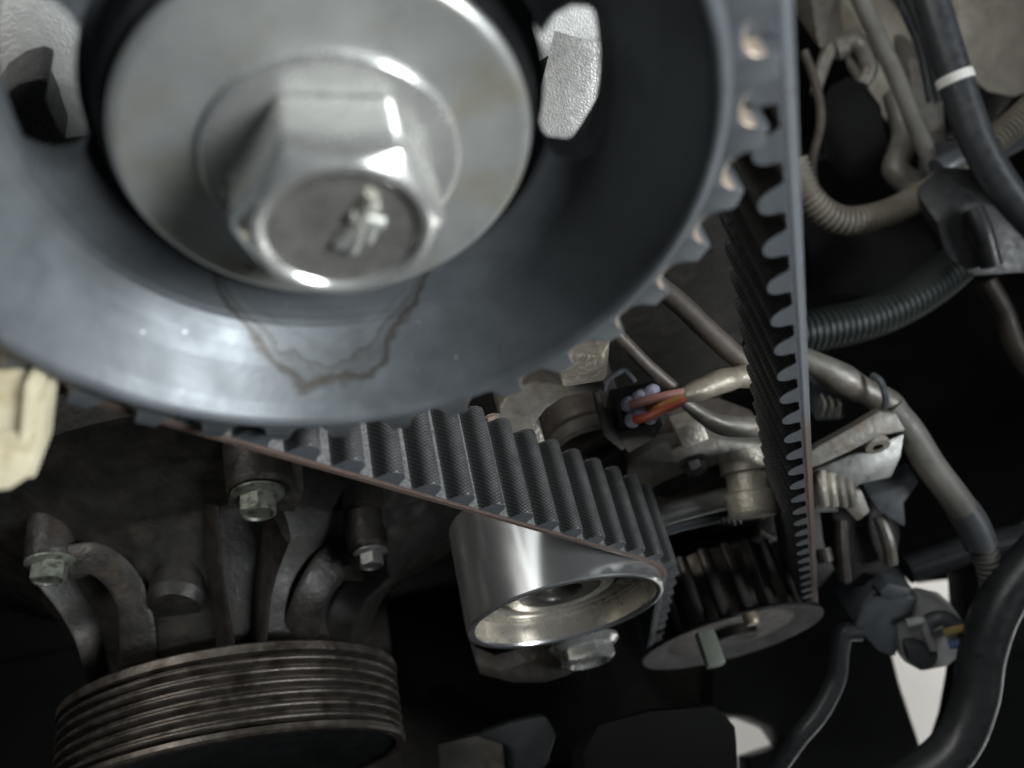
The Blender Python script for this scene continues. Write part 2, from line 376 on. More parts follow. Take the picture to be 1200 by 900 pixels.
# ------------------------------------------------------------------ the setting
def structure(name, V, F, m, angle=35, bevel=0):
    o = mk(name, V, F, m, None, angle, bevel=bevel); o['kind'] = 'structure'; return o
structure('floor', *box((300, 100, -1010), 5200, 4200, 20), 'floor')
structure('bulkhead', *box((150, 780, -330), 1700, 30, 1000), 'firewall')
structure('front_light_blocker', *box((150, -275, -373), 1700, 30, 874), 'blocker')  # unseen panel added behind the lens; its top edge keeps door light off the depths
structure('bay_blocker_right', *box((880, 250, -300), 30, 1020, 980), 'firewall')  # added wall, height set to block light; dark backing for the right side
structure('bay_blocker_left', *box((-680, 250, -300), 30, 1020, 1050), 'firewall')  # unseen wall added to shade the lower left from the window side


# ---- engine block behind the belt
blk = thing('engine_block', 'dark cast engine block and head behind the belt and sprocket', 'engine', (0, 240, -700))
mk('block_wall', *join(box((-10, 330, -590), 420, 160, 640), box((-40, 300, -840), 520, 420, 240)), 'castblk', blk, bevel=6)
V = []; F = []
mk('head_face', *box((-22, 262, -150), 184, 90, 150), 'castblk', blk, bevel=5)
# bright machined patches of the head seen through the sprocket windows
lug = [PY(x, y, 216) for x, y in ((612, -30), (730, -30), (730, 6), (730, 60), (690, 56), (672, 54), (650, 62), (630, 76))]
mk('head_boss', *prism(lug, (0, 30, 0)), 'alu', blk, bevel=1.5)
def bumpy(poly_fn, nu, nv):
    V = [poly_fn(i/nu, j/nv) for j in range(nv+1) for i in range(nu+1)]
    F = [(j*(nu+1)+i, j*(nu+1)+i+1, (j+1)*(nu+1)+i+1, (j+1)*(nu+1)+i) for j in range(nv) for i in range(nu)]
    return V, F
def strip(u, v):
    # curved grainy casting band, leaning so it faces up to the light
    a = PY(650, 36, 210).lerp(PY(610, 200, 192), v); b = PY(770, 30, 212).lerp(PY(750, 200, 192), v)
    p = a.lerp(b, u); p.y -= 7*math.sin(PI*u); return p
mk('cast_web', *bumpy(strip, 10, 14), 'alugrit', blk)
def flange_l(u, v):
    a = PY(-60, -40, 216).lerp(PY(-60, 150, 194), v); b = PY(120, -40, 216).lerp(PY(140, 150, 194), v)
    p = a.lerp(b, u); p.y -= 5*math.sin(PI*u); return p
mk('cast_flange', *bumpy(flange_l, 10, 10), 'alu', blk)
mk('rubber_seal', *prism([PY(x, y, 184) for x, y in ((-20, 150), (2, 112), (22, 98), (44, 92), (58, 96), (54, 118), (66, 146), (78, 166), (40, 175), (10, 180))], (0, 14, 0)), 'blackrub', blk, bevel=2)

# ------------------------------------------------------------------ camshaft sprocket
def stained_material():
    m = mat('stained_sprocket_steel', (0.108, 0.118, 0.126), 0.46, 0.4, 0.28, 0.025, 0.04, 0.5, 0.12)
    nt = m.node_tree; N = nt.nodes; L = nt.links; b = N['Principled BSDF']
    tc = N.new('ShaderNodeTexCoord'); off = Vector((CS.x, 100, CS.y))
    c = (PY(384, 372, 98)-off); ax = (PY(486, 372, 98)-PY(282, 372, 98)).x/2; bz = abs((PY(380, 446, 96)-off).z-c.z)*1.4; ax *= 1.28
    nz = N.new('ShaderNodeTexNoise'); nz.inputs['Scale'].default_value = 0.13/S; nz.inputs['Detail'].default_value = 3; L.new(tc.outputs['Object'], nz.inputs['Vector'])
    sp = N.new('ShaderNodeSeparateXYZ'); L.new(tc.outputs['Object'], sp.inputs[0])
    def mth(op, a, bb=None, cc=None):
        n = N.new('ShaderNodeMath'); n.operation = op
        for i, v in enumerate((a, bb, cc)):
            if v is None: continue
            if isinstance(v, (int, float)): n.inputs[i].default_value = v
            else: L.new(v, n.inputs[i])
        return n.outputs[0]
    dx = mth('DIVIDE', mth('SUBTRACT', sp.outputs['X'], c.x*S), ax*S); dz = mth('DIVIDE', mth('SUBTRACT', sp.outputs['Z'], c.z*S), bz*S)
    d = mth('POWER', mth('ADD', mth('POWER', mth('ABSOLUTE', dx), 2.2), mth('POWER', mth('ABSOLUTE', dz), 2.2)), 0.4545)
    d = mth('ADD', d, mth('MULTIPLY', mth('SUBTRACT', nz.outputs['Fac'], 0.5), 0.24))
    r = N.new('ShaderNodeValToRGB'); e = r.color_ramp.elements
    L.new(mth('MULTIPLY', d, 0.5), r.inputs['Fac'])
    e[0].position = 0.36; e[0].color = (0.03, 0.03, 0.03, 1); e[1].position = 0.555; e[1].color = (0, 0, 0, 1)
    for p, v in ((0.43, 0.05), (0.445, 0.25), (0.46, 0.06), (0.49, 0.12), (0.495, 0.7), (0.508, 0.25), (0.52, 0.35), (0.53, 0.95), (0.543, 0.6)):
        q = e.new(p); q.color = (v, v, v, 1)
    old = b.inputs['Base Color'].links[0].from_socket
    mx = N.new('ShaderNodeMix'); mx.data_type = 'RGBA'; L.new(r.outputs['Color'], mx.inputs['Factor']); L.new(old, mx.inputs['A']); mx.inputs['B'].default_value = (0.045, 0.038, 0.028, 1)
    # scattered pale nicks
    vo = N.new('ShaderNodeTexNoise'); vo.inputs['Scale'].default_value = 0.45/S; vo.inputs['Detail'].default_value = 2; L.new(tc.outputs['Object'], vo.inputs['Vector'])
    mr = N.new('ShaderNodeMapRange'); mr.inputs['From Min'].default_value = 0.745; mr.inputs['From Max'].default_value = 0.80; L.new(vo.outputs['Fac'], mr.inputs['Value'])
    mx2 = N.new('ShaderNodeMix'); mx2.data_type = 'RGBA'; L.new(mr.outputs['Result'], mx2.inputs['Factor']); L.new(mx.outputs['Result'], mx2.inputs['A']); mx2.inputs['B'].default_value = (0.45, 0.46, 0.46, 1)
    L.new(mx2.outputs['Result'], b.inputs['Base Color'])
    return m
M['dish'] = stained_material()
C3 = Vector((CS.x, 0, CS.y))
spr = thing('camshaft_sprocket', 'large blue-grey steel toothed camshaft sprocket with dished rim in the foreground', 'sprocket', (CS.x, 100, CS.y))
RO = RPS-CORD
def teeth_contour(c, ro, n, phase, w, dep, samples):
    pts = []
    for i in range(n):
        for q in samples:
            s = q*PI*ro/n                         # -half pitch .. half pitch, valley in the middle
            x = abs(s)/w
            if x < 1: r = ro - dep*(1-x**3.0)**0.62
            else: r = ro
            th = phase + (2*PI*i/n) + s/ro
            pts.append((r, th, x < 0.93))
    return pts
SM = [-1, -0.86, -0.72, -0.66, -0.62, -0.56, -0.46, -0.3, -0.1, 0.1, 0.3, 0.46, 0.56, 0.62, 0.66, 0.72, 0.86]
ct = teeth_contour(CS, RO, NS, SPR_PHASE, 4.75, 5.4, SM)
def ring_from(ct, c, rings):
    # rings: (radius delta or absolute tuple, y)
    V = []; F = []; fm = []; n = len(ct)
    for kind, val, y in rings:
        for r, th, _ in ct:
            rr = r+val if kind == 'c' else val
            V.append(Vector((c.x+rr*math.cos(th), y, c.y+rr*math.sin(th))))
    for j in range(len(rings)-1):
        for i in range(n):
            i2 = (i+1) % n; F.append((j*n+i, j*n+i2, (j+1)*n+i2, (j+1)*n+i))
            side = rings[j][0] == 'c' and rings[j+1][0] == 'c'
            fm.append(1 if side and ct[i][2] and ct[i2][2] else 0)
    return V, F, fm
V, F, fm = ring_from(ct, CS, [('a', 62, 96.4), ('a', 64.2, 95.9), ('c', -0.7, 95.9), ('c', -0.15, 96.2), ('c', 0, 96.9), ('c', 0, 139.4), ('c', -0.6, 140), ('a', 60, 140), ('a', 60, 120)])
mk('toothed_ring', V, F, None, spr, 40, mats=['sprocket', 'worn'], fm=fm)
def sproc_rim():
    prof = [(64.0, 99.0), (64.0, 96.4), (63.7, 94.9), (63.0, 93.9), (62.0, 93.4), (61.0, 93.7), (60.0, 94.9), (58.6, 97.3), (57, 100.4), (55, 104.2), (53, 107.6), (51.4, 110.0), (50.0, 111.6), (48.6, 112.4), (48.6, 118)]
    return lathe(prof, C3, (0, 1, 0), 160)
mk('rim', *sproc_rim(), 'dish', spr, 50)
# web with windows
slots = [(3.5, 20.5), (81, 20), (159, 20.5)]
def dish_y(r):
    pts = [(30, 122), (38.2, 121), (39.2, 113.6), (40, 113.1), (46, 112.9), (48.65, 112.4), (60, 112.4)]
    for (a, ya), (b, yb) in zip(pts, pts[1:]):
        if r <= b: return ya+(yb-ya)*(r-a)/(b-a)
    return pts[-1][1]
def web(y0, y1):
    V = []; F = []; n = 180; rads = [30, 38.2, 39.2, 41, 44, 47, 49, 50.2, 58]
    grid = {}
    def inside(r, t):
        for c0, h in slots:
            dt = abs(((math.degrees(t)-c0+180) % 360)-180)
            if dt < h:
                mid, hw = 44.0, 5.3; hc = math.radians(h)-hw/mid; da = math.radians(dt)
                if da <= hc: q = abs(r-mid)
                else: q = math.hypot(r*math.cos(da-hc)-mid, r*math.sin(da-hc))
                if q < hw: return True
        return False
    n = 540; rads = [30, 37.6, 38.2, 38.6, 39.2] + [39.2+9.45*k/30 for k in range(1, 31)]
    for lvl, th in ((0, 0), (1, 6.5)):
        for j, r in enumerate(rads):
            for i in range(n):
                t = 2*PI*i/n; V.append(Vector((CS.x+r*math.cos(t), dish_y(r)+th, CS.y+r*math.sin(t))))
    nr = len(rads); cell = {}
    for j in range(nr-1):
        for i in range(n):
            cell[(j, i)] = not inside((rads[j]+rads[j+1])/2, 2*PI*(i+0.5)/n)
    idx = lambda l, j, i: l*nr*n + j*n + (i % n)
    for (j, i), solid in cell.items():
        if not solid: continue
        F.append((idx(0, j, i), idx(0, j, i+1), idx(0, j+1, i+1), idx(0, j+1, i)))
        F.append((idx(1, j, i), idx(1, j+1, i), idx(1, j+1, i+1), idx(1, j, i+1)))
        if not cell.get((j, (i+1) % n), True): F.append((idx(0, j, i+1), idx(1, j, i+1), idx(1, j+1, i+1), idx(0, j+1, i+1)))
        if not cell.get((j, (i-1) % n), True): F.append((idx(0, j, i), idx(0, j+1, i), idx(1, j+1, i), idx(1, j, i)))
        if j+1 < nr-1 and not cell[(j+1, i)]: F.append((idx(0, j+1, i), idx(0, j+1, i+1), idx(1, j+1, i+1), idx(1, j+1, i)))
        if j > 0 and not cell[(j-1, i)]: F.append((idx(0, j, i), idx(1, j, i), idx(1, j, i+1), idx(0, j, i+1)))
    return V, F
mk('web', *web(112, 119), 'dish', spr, 30)
mk('hub', *lathe([(0.01, 150), (36, 150), (36, 113), (35.4, 110.6), (30, 110), (0.01, 110)], C3, (0, 1, 0), 96), 'web', spr)
wsh = mk('washer', *lathe([(8, 109.9), (33.0, 109.9), (33.9, 109.0), (33.9, 107.6), (33.3, 106.8), (32.4, 106.5), (22, 106.0), (8, 105.9)], C3, (0, 1, 0), 128), 'zinc', spr)
blt = mk('bolt', *lathe([(5, 106.4), (21.0, 106.4), (21.0, 105.2), (20.6, 104.7), (19.9, 104.5), (16.5, 104.2), (5, 104.1)], C3, (0, 1, 0), 96), 'zincbolt', spr)
V, F = hexhead(Vector((CS.x, 103.5, CS.y)), 17.9, 14.2, (0, -1, 0), 0, 192, 0, 0.1)
# head with a raised ring and a recessed dark face
def main_head():
    a, b, e = Vector((0, -1, 0)), Vector((1, 0, 0)), Vector((0, 0, 1)); V = []; F = []; fm = []; n = 192; H = 14.0; rc = 16.8; af = rc*math.cos(PI/6)
    rot = math.radians(109-90+90)
    def rho(t):
        q = ((t+PI/6) % (PI/3)) - PI/6
        q2 = (t % (PI/3)) - PI/6
        return min(af/math.cos(q2), rc*0.985)
    R = [lambda t: (rho(t), -0.3), lambda t: (rho(t), H*0.90-(rho(t)-af)*0.75), lambda t: (rho(t)*0.985, H*0.93-(rho(t)-af)*0.75), lambda t: (13.9, H*0.985), lambda t: (13.5, H), lambda t: (12.8, H+0.05), lambda t: (12.1, H-0.3), lambda t: (11.6, H-1.1), lambda t: (6, H-1.35), lambda t: (0.01, H-1.4)]
    for fn in R:
        for i in range(n):
            t = 2*PI*i/n; r, h = fn(t); tt = t+math.radians(109)
            V.append(Vector((CS.x, 103.5, CS.y))+a*h+b*(math.cos(tt)*r)+e*(math.sin(tt)*r))
    for j in range(len(R)-1):
        for i in range(n): F.append((j*n+i, j*n+(i+1) % n, (j+1)*n+(i+1) % n, (j+1)*n+i)); fm.append(1 if j >= 7 else 0)
    return V, F, fm
V, F, fm = main_head()
mk('bolt_head', V, F, None, blt, 32, mats=['zincbolt', 'zincdark'], fm=fm)
# stamped mark on the bolt face, its glints painted in with paler zinc
YF = 103.5-14.0+1.25
def mark():
    seg = [((436, 228), (418, 262)), ((418, 262), (396, 286)), ((410, 252), (448, 262)), ((436, 262), (430, 280)), ((424, 262), (412, 292)), ((440, 244), (430, 240))]
    parts = []
    for (x0, y0), (x1, y1) in seg:
        parts.append(tube([PY(x0, y0, YF), PY((x0+x1)/2, (y0+y1)/2, YF-0.1), PY(x1, y1, YF)], 1.2, 8, 3))
    return join(*parts)
mk('stamped_mark', *mark(), 'zinc', blt)

# ------------------------------------------------------------------ timing belt
belt = thing('timing_belt', 'black rubber timing belt with woven teeth and brown frayed edge', 'belt', (60, 118, -280))
ns = 520
ss = [TOT*i/ns for i in range(ns)]
def wear_at(p):
    # brown cord shows on the lower right strand, round the crank and along the left strand
    if p.y < -332 and p.x < 135: return 0.0
    if p.x > 60 and p.y > -200: return 0.0
    if p.x > 60 and p.y > -215: return (-200-p.y)/15*0.75
    if p.y > -110: return 0.1
    return 0.75
def belt_strip(offs, close=False):
    # offs: (normal offset from the cord line, y)
    V = []; F = []; al = []; we = []; k = len(offs)
    for s in ss:
        p, n = path(s)
        for d, y in offs:
            q = p+n*d; V.append(Vector((q.x, y, q.y))); al.append(s); we.append(wear_at(p))
    for i in range(ns):
        i2 = (i+1) % ns
        for j in range(k-1): F.append((i*k+j, i2*k+j, i2*k+j+1, i*k+j+1))
    return V, F, {'along': al, 'wear': we}
bk = BACK-CORD
V, F, A = belt_strip([(bk, Y0+0.25), (bk, Y0+0.6), (bk, Y1-0.3), (bk-0.2, Y1), (-CORD, Y1)])
mk('backing', V, F, 'rubber', belt, 40, attrs=A)
V, F, A = belt_strip([(-CORD, Y1), (-CORD, Y0+0.2), (-CORD, Y0+0.02)])
mk('inner_land', V, F, 'land', belt, 40, attrs=A)
V, F, A = belt_strip([(-CORD, Y0+0.02), (-0.3, Y0-0.02), (0.0, Y0-0.22), (0.6, Y0-0.20), (1.0, Y0-0.02), (bk-0.2, Y0), (bk, Y0+0.25)])
A['wear'] = list(A['wear'])
mk('cord_edge', V, F, 'cord', belt, 40, attrs=A)
def tooth_mesh():
    me = bpy.data.meshes.new('tooth'); prof = []
    hw = 4.0
    for k in range(17):
        a = PI*k/16
        x = -hw*(abs(math.cos(a))**0.85)*(1 if math.cos(a) > 0 else -1); h = TH*(max(0, math.sin(a))**0.85)
        prof.append((x, h))
    prof = [(-hw-1.3, -0.15), (-hw-0.6, 0.15), (-hw-0.1, 0.8)] + prof[2:-2] + [(hw+0.1, 0.8), (hw+0.6, 0.15), (hw+1.3, -0.15)]
    V = []; F = []; fm = []; n = len(prof); L = Y1-Y0
    ys = [(0.0, 0.985), (0.25, 1.0), (1.6, 1.0)] + [1.6+(L-3.2)*k/4 for k in range(1, 4)] + [(L-1.6, 1.0), (L-0.3, 0.97)]
    ys = [q if isinstance(q, tuple) else (q, 1.0) for q in ys]
    for y, sc in ys:
        for x, h in prof: V.append((x*(0.6+0.4*sc)*S, y*S, h*sc*S))
    for j in range(len(ys)-1):
        for i in range(n-1): F.append((j*n+i, j*n+i+1, (j+1)*n+i+1, (j+1)*n+i)); fm.append(0)
    F.append(tuple(range(n-1, -1, -1))); fm.append(1); F.append(tuple((len(ys)-1)*n+i for i in range(n))); fm.append(1)
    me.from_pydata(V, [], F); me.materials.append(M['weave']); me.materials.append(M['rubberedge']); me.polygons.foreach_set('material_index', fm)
    bm = bmesh.new(); bm.from_mesh(me); bmesh.ops.recalc_face_normals(bm, faces=bm.faces); bm.to_mesh(me); bm.free()
    me.polygons.foreach_set('use_smooth', [True]*len(me.polygons)); me.set_sharp_from_angle(angle=math.radians(38)); return me
tm = tooth_mesh(); bo = Vector(belt.location)
nteeth = int(round(TOT/P_))
def frac_pos(k):
    # tooth k counted from the right strand; the closing slack lies on top of the sprocket
    return (TOOTH0 + k*P_)
k0 = -8
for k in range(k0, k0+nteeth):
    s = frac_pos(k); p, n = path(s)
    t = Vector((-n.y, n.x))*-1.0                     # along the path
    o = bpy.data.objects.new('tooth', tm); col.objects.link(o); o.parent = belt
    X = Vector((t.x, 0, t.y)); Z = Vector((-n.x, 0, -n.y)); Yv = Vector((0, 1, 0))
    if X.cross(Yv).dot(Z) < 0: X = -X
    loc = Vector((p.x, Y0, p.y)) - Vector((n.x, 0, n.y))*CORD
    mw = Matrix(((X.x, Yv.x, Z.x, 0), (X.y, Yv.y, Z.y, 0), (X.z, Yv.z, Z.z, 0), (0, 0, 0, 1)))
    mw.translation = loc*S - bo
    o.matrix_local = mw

# ------------------------------------------------------------------ idler pulley
I3 = Vector((CI.x, 0, CI.y))
idl = thing('idler_pulley', 'polished steel idler pulley pressing on the belt back', 'pulley', (CI.x, 115, CI.y))
mk('outer_ring', *lathe([(39.2, 95.2), (39.5, 94.3), (40.2, 93.8), (41.6, 93.75), (42.4, 93.9), (42.95, 94.6), (42.95, 139.4), (42.2, 140), (36, 140)], I3, (0, 1, 0), 160), 'chrome', idl)
mk('bore', *lathe([(39.2, 95.2), (39.0, 104.2), (37.8, 104.8), (37.6, 108.5)], I3, (0, 1, 0), 160), 'bearing', idl)
mk('bearing_race', *lathe([(37.7, 108.4), (36.4, 108.4), (36.2, 106.2), (35.8, 105.8), (33.6, 105.8), (33.2, 106.2), (33, 110.5)], I3, (0, 1, 0), 128), 'bearing', idl)
mk('bearing_seal', *lathe([(33.1, 109.8), (31, 109), (28, 109), (24.5, 110), (24, 110.4)], I3, (0, 1, 0), 96), 'seal', idl)
mk('inner_race', *lathe([(24.3, 111), (24.3, 105), (23.6, 104.3), (18.5, 104.3), (17.5, 105), (17.3, 110), (2, 110)], I3, (0, 1, 0), 96), 'bearing', idl)
mk('hub_bore', *lathe([(17.4, 104), (10, 104), (9.5, 105), (9.5, 118), (0.1, 118)], I3, (0, 1, 0), 64), 'seal', idl)

# ------------------------------------------------------------------ crank sprocket
K3 = Vector((CK.x, 0, CK.y))
crk = thing('crankshaft_sprocket', 'small brown worn crankshaft sprocket with thin flange plate', 'sprocket', (CK.x, 118, CK.y))
RK = RPK-CORD
# continue the belt tooth phase onto the crank
s_end = segs[0][4]; kk = math.ceil((s_end-TOOTH0)/P_); ds = TOOTH0+kk*P_-s_end
K_PHASE = math.atan2(n_r.y, n_r.x) - ds/RPK
mk('drum', *lathe([(10, 101.5), (RK-5.3, 101.5), (RK-5.3, 140), (10, 140)], K3, (0, 1, 0), 96), 'ribpulley', crk)
def crank_tooth():
    me = bpy.data.meshes.new('sprocket_tooth'); w = P_*0.5; V = []; F = []
    prof = [(-3.6, -0.6), (-2.9, 1.5), (-2.4, 3.6), (-2.1, 4.9), (-1.5, 5.3), (1.5, 5.3), (2.1, 4.9), (2.4, 3.6), (2.9, 1.5), (3.6, -0.6)]
    n = len(prof)
    for y, sc in ((0, 1.0), (38, 1.0)):
        for x, h in prof: V.append((x*S, y*S, h*S))
    for i in range(n): F.append((i, (i+1) % n, n+(i+1) % n, n+i))
    F.append(tuple(range(n))); F.append(tuple(range(n, 2*n)))
    me.from_pydata(V, [], F); me.materials.append(M['cranktooth'])
    bm = bmesh.new(); bm.from_mesh(me); bmesh.ops.recalc_face_normals(bm, faces=bm.faces); bm.to_mesh(me); bm.free()
    me.polygons.foreach_set('use_smooth', [True]*len(me.polygons)); me.set_sharp_from_angle(angle=math.radians(40)); return me
ctm = crank_tooth()
for i in range(NK):
    a = K_PHASE + 2*PI*(i+0.5)/NK; Z = Vector((math.cos(a), 0, math.sin(a))); Yv = Vector((0, 1, 0)); X = Yv.cross(Z)
    o = bpy.data.objects.new('sprocket_tooth', ctm); col.objects.link(o); o.parent = crk
    mw = Matrix(((X.x, 0, Z.x, 0), (X.y, 1, Z.y, 0), (X.z, 0, Z.z, 0), (0, 0, 0, 1)))
    mw.translation = (Vector((CK.x, 101.8, CK.y)) + Z*(RK-5.3))*S - Vector(crk.location); o.matrix_local = mw
mk('flange_plate', *lathe([(24, 107), (30, 104), (38, 101.6), (45, 99.8), (53.4, 98.0), (54.6, 98.0), (54.6, 99.4), (53.2, 99.8), (45, 101.6)], K3, (0, 1, 0), 128), 'flangesteel', crk)
mk('hub', *lathe([(0.01, 97), (15, 97), (16, 98), (16, 112)], K3 + Vector((0, 0, 0)), (0, 1, 0), 64), 'castblk', crk)
mk('key_block', *box(PZ(832, 760, 402), U(22, 402), 18, U(18, 402)), 'palegreen', crk, bevel=1.5)
mk('rivet', *lathe([(0.01, 0), (3.2, 0.6), (4, 2.6), (4, 6)], PZ(883, 733, 408), (0, 1, 0), 20), 'worn', crk)

# ------------------------------------------------------------------ ribbed accessory pulley, lower left
RC = Vector((-117.6, 0, -421.0)); RR = 80.0
rib = thing('ribbed_belt_pulley', 'grimy brown multi-groove accessory pulley at the lower left', 'pulley', (RC.x, 90, RC.z))
YB, YFR = 114.0, 76.0
mk('drum', *lathe([(20, YB), (RR-1.5, YB), (RR, YB-1), (RR, YB-4.5), (RR-4.6, YB-5.2), (RR-4.6, YFR+3.6), (RR, YFR+3), (RR, YFR+1), (RR-1, YFR), (RR-5, YFR), (RR-8, YFR+10), (20, YFR+14)], RC, (0, 1, 0), 144), 'ribpulley', rib)
nr = 6; w0 = YB-5.2; pitch = (w0-(YFR+3.6))/nr
for i in range(nr):
    y = w0-pitch*(i+0.5); h = pitch*0.42
    mk('groove_rib', *lathe([(RR-4.7, y+h), (RR-1.0, y+h*0.45), (RR-0.5, y+h*0.2), (RR-0.5, y-h*0.2), (RR-1.0, y-h*0.45), (RR-4.7, y-h)], RC, (0, 1, 0), 144), 'ribpulley', rib, 60)
mk('front_cover', *lathe([(0.01, YFR+6), (30, YFR+6), (48, YFR+3), (RR-6, YFR+1.2)], RC, (0, 1, 0), 96), 'blackplastic', rib)

# ------------------------------------------------------------------ cast bracket with bolts
Zb = 375
brk = thing('cast_pump_bracket', 'grimy cast pump bracket with curved ribs and bolts above the ribbed pulley', 'bracket', PZ(260, 690, Zb))
mk('housing', *lathe([(30, 116), (50, 118), (60, 124), (68, 136), (78, 154), (92, 172), (112, 186), (140, 196), (150, 212)], Vector((RC.x, 0, RC.z)), (0, 1, 0), 96), 'castblk', brk)
def lugp(x, y, Z, rpx, depth):
    c = PZ(x, y, Z); r = U(rpx, Z)
    return lathe([(0.01, -1), (r*0.93, -1), (r, 1.2), (r*1.08, depth), (0.01, depth)], c, (0, 1, 0), 40)
mk('lug', *join(lugp(305, 575, 338, 38, 22), prism(pxpoly([(266, 528), (352, 528), (356, 575), (345, 600), (268, 595)], 342), (0, 36, 0))), 'bracket', brk, bevel=2)
mk('lug', *join(lugp(58, 655, 352, 26, 26), prism(pxpoly([(36, 600), (86, 590), (90, 655), (34, 660)], 360), (0, 22, 0))), 'bracket', brk, bevel=2)
mk('lug', *join(lugp(432, 645, 372, 24, 18), prism(pxpoly([(404, 612), (454, 612), (454, 668), (412, 668)], 374), (0, 26, 0))), 'bracket', brk, bevel=2)
BELL = [(30, 116), (50, 118), (60, 124), (68, 136), (78, 154), (92, 172), (112, 186), (140, 196)]
def bell_pt(x, y, lift):
    for k in range(600):
        p = PZ(x, y, 300+k*0.35); r = math.hypot(p.x-RC.x, p.z-RC.z)
        for (r0, y0), (r1, y1) in zip(BELL, BELL[1:]):
            if r0 <= r <= r1:
                if p.y > y0+(y1-y0)*(r-r0)/(r1-r0): return PZ(x, y, 300+k*0.35-lift)
    return PZ(x, y, 385)
def castrib(pts, w):
    return tube([bell_pt(x, y, l) for x, y, l in pts], 1, 16, 8, rads=[U(r*3.4, 370) for r in w], flat=0.14, up=(0, 1, 0.4))
mk('casting_rib', *castrib([(246, 590, 2), (248, 640, 4), (254, 690, 5), (264, 760, 6)], [8, 8, 8, 10]), 'bracket', brk)
mk('casting_rib', *castrib([(326, 600, 22), (318, 640, 10), (307, 690, 6), (299, 760, 5)], [13, 10, 8, 9]), 'bracket', brk)
mk('casting_rib', *castrib([(420, 652, 10), (390, 662, 8), (362, 705, 6), (346, 770, 5)], [9, 7, 6, 7]), 'bracket', brk)
mk('casting_rib', *castrib([(445, 660, 8), (420, 690, 6), (400, 725, 5), (390, 770, 4)], [8, 6, 6, 6]), 'castblk', brk)
mk('casting_rib', *castrib([(80, 660, 14), (112, 655, 8), (142, 678, 6), (158, 715, 6), (163, 775, 5)], [6, 5, 5, 5, 6]), 'bracket', brk)
mk('casting_rib', *castrib([(62, 672, 12), (88, 705, 7), (108, 740, 6), (122, 790, 5)], [6, 6, 6, 6]), 'castblk', brk)
mk('casting_boss', *lathe([(0.01, 0), (U(26, 375), 1), (U(32, 375), 6), (U(34, 375), 20)], bell_pt(205, 715, 4), (0.1, 1, -0.3), 32), 'castblk', brk)
bolt_part(brk, PZ(302, 578, 332), U(23, 330))
bolt_part(brk, PZ(59, 658, 346), U(20, 346))
bolt_part(brk, PZ(434, 647, 364), U(15, 364), 'steelgrey')
mk('dowel', *lathe([(0.01, -2), (U(8, 365), -1), (U(9, 365), 8)], PZ(215, 742, 364), (0, 1, 0), 20), 'creamalu', brk)

# ------------------------------------------------------------------ yellowed plastic clip at the left
Zc = 140
clp = thing('plastic_clip', 'yellowed white plastic connector clip at the left edge', 'clip', PZ(10, 510, Zc))
mk('clip_body', *prism(pxpoly([(-60, 425), (18, 440), (30, 452), (18, 530), (-60, 522)], Zc), PZ(0, 0, 1).cross(Vector((1, 0, 0)))*0 + Vector((2, 14, -3))), 'cream', clp, bevel=1.0)
mk('guide_rail', *prism(pxpoly([(28, 448), (36, 449), (30, 531), (20, 530)], Zc-2), Vector((1, 9, -2))), 'cream', clp, bevel=0.5)
mk('side_flange', *prism(pxpoly([(38, 470), (52, 472), (42, 560), (26, 563), (34, 530)], Zc+1), Vector((1, 10, -2))), 'cream', clp, bevel=0.6)
mk('rail_cap', *prism(pxpoly([(36, 448), (45, 452), (44, 470), (37, 470)], Zc), Vector((1, 9, -2))), 'cream', clp, bevel=0.5)
mk('latch_tongue', *prism(pxpoly([(-60, 525), (10, 528), (34, 538), (40, 546), (30, 562), (12, 574), (-20, 578), (-60, 570)], Zc-4), Vector((0, 5, -1))), 'cream', clp, bevel=1.2)

# ------------------------------------------------------------------ lugs and bracket behind the sprocket
def simple(name, label, cat, V, F, m, bevel=0, group=None, angle=35):
    o = mk(name, V, F, m, None, angle, bevel=bevel); tag(o, label, cat, group); return o
sb = thing('sensor_bracket', 'pale cast bracket peeking out below the sprocket teeth', 'bracket', PZ(660, 450, 300))
mk('cast_pad', *prism(pxpoly([(655, 425), (672, 414), (706, 418), (716, 398), (712, 440), (708, 447), (660, 455)], 290), Vector((0, 20, -4))), 'creamalu', sb, bevel=1.5)
mk('arm', *prism(pxpoly([(585, 478), (600, 456), (628, 448), (655, 452), (708, 448), (710, 456), (660, 466), (640, 480), (625, 500), (598, 512), (588, 500)], 300), Vector((0, 16, -6))), 'aludull', sb, bevel=1.5)
mk('lug_foot', *prism(pxpoly([(601, 506), (622, 478), (640, 520), (632, 540), (612, 535)], 312), Vector((0, 12, 0))), 'creamalu', sb, bevel=1)
bolt_part(sb, PZ(577, 490, 298), U(8, 298), 'worn')

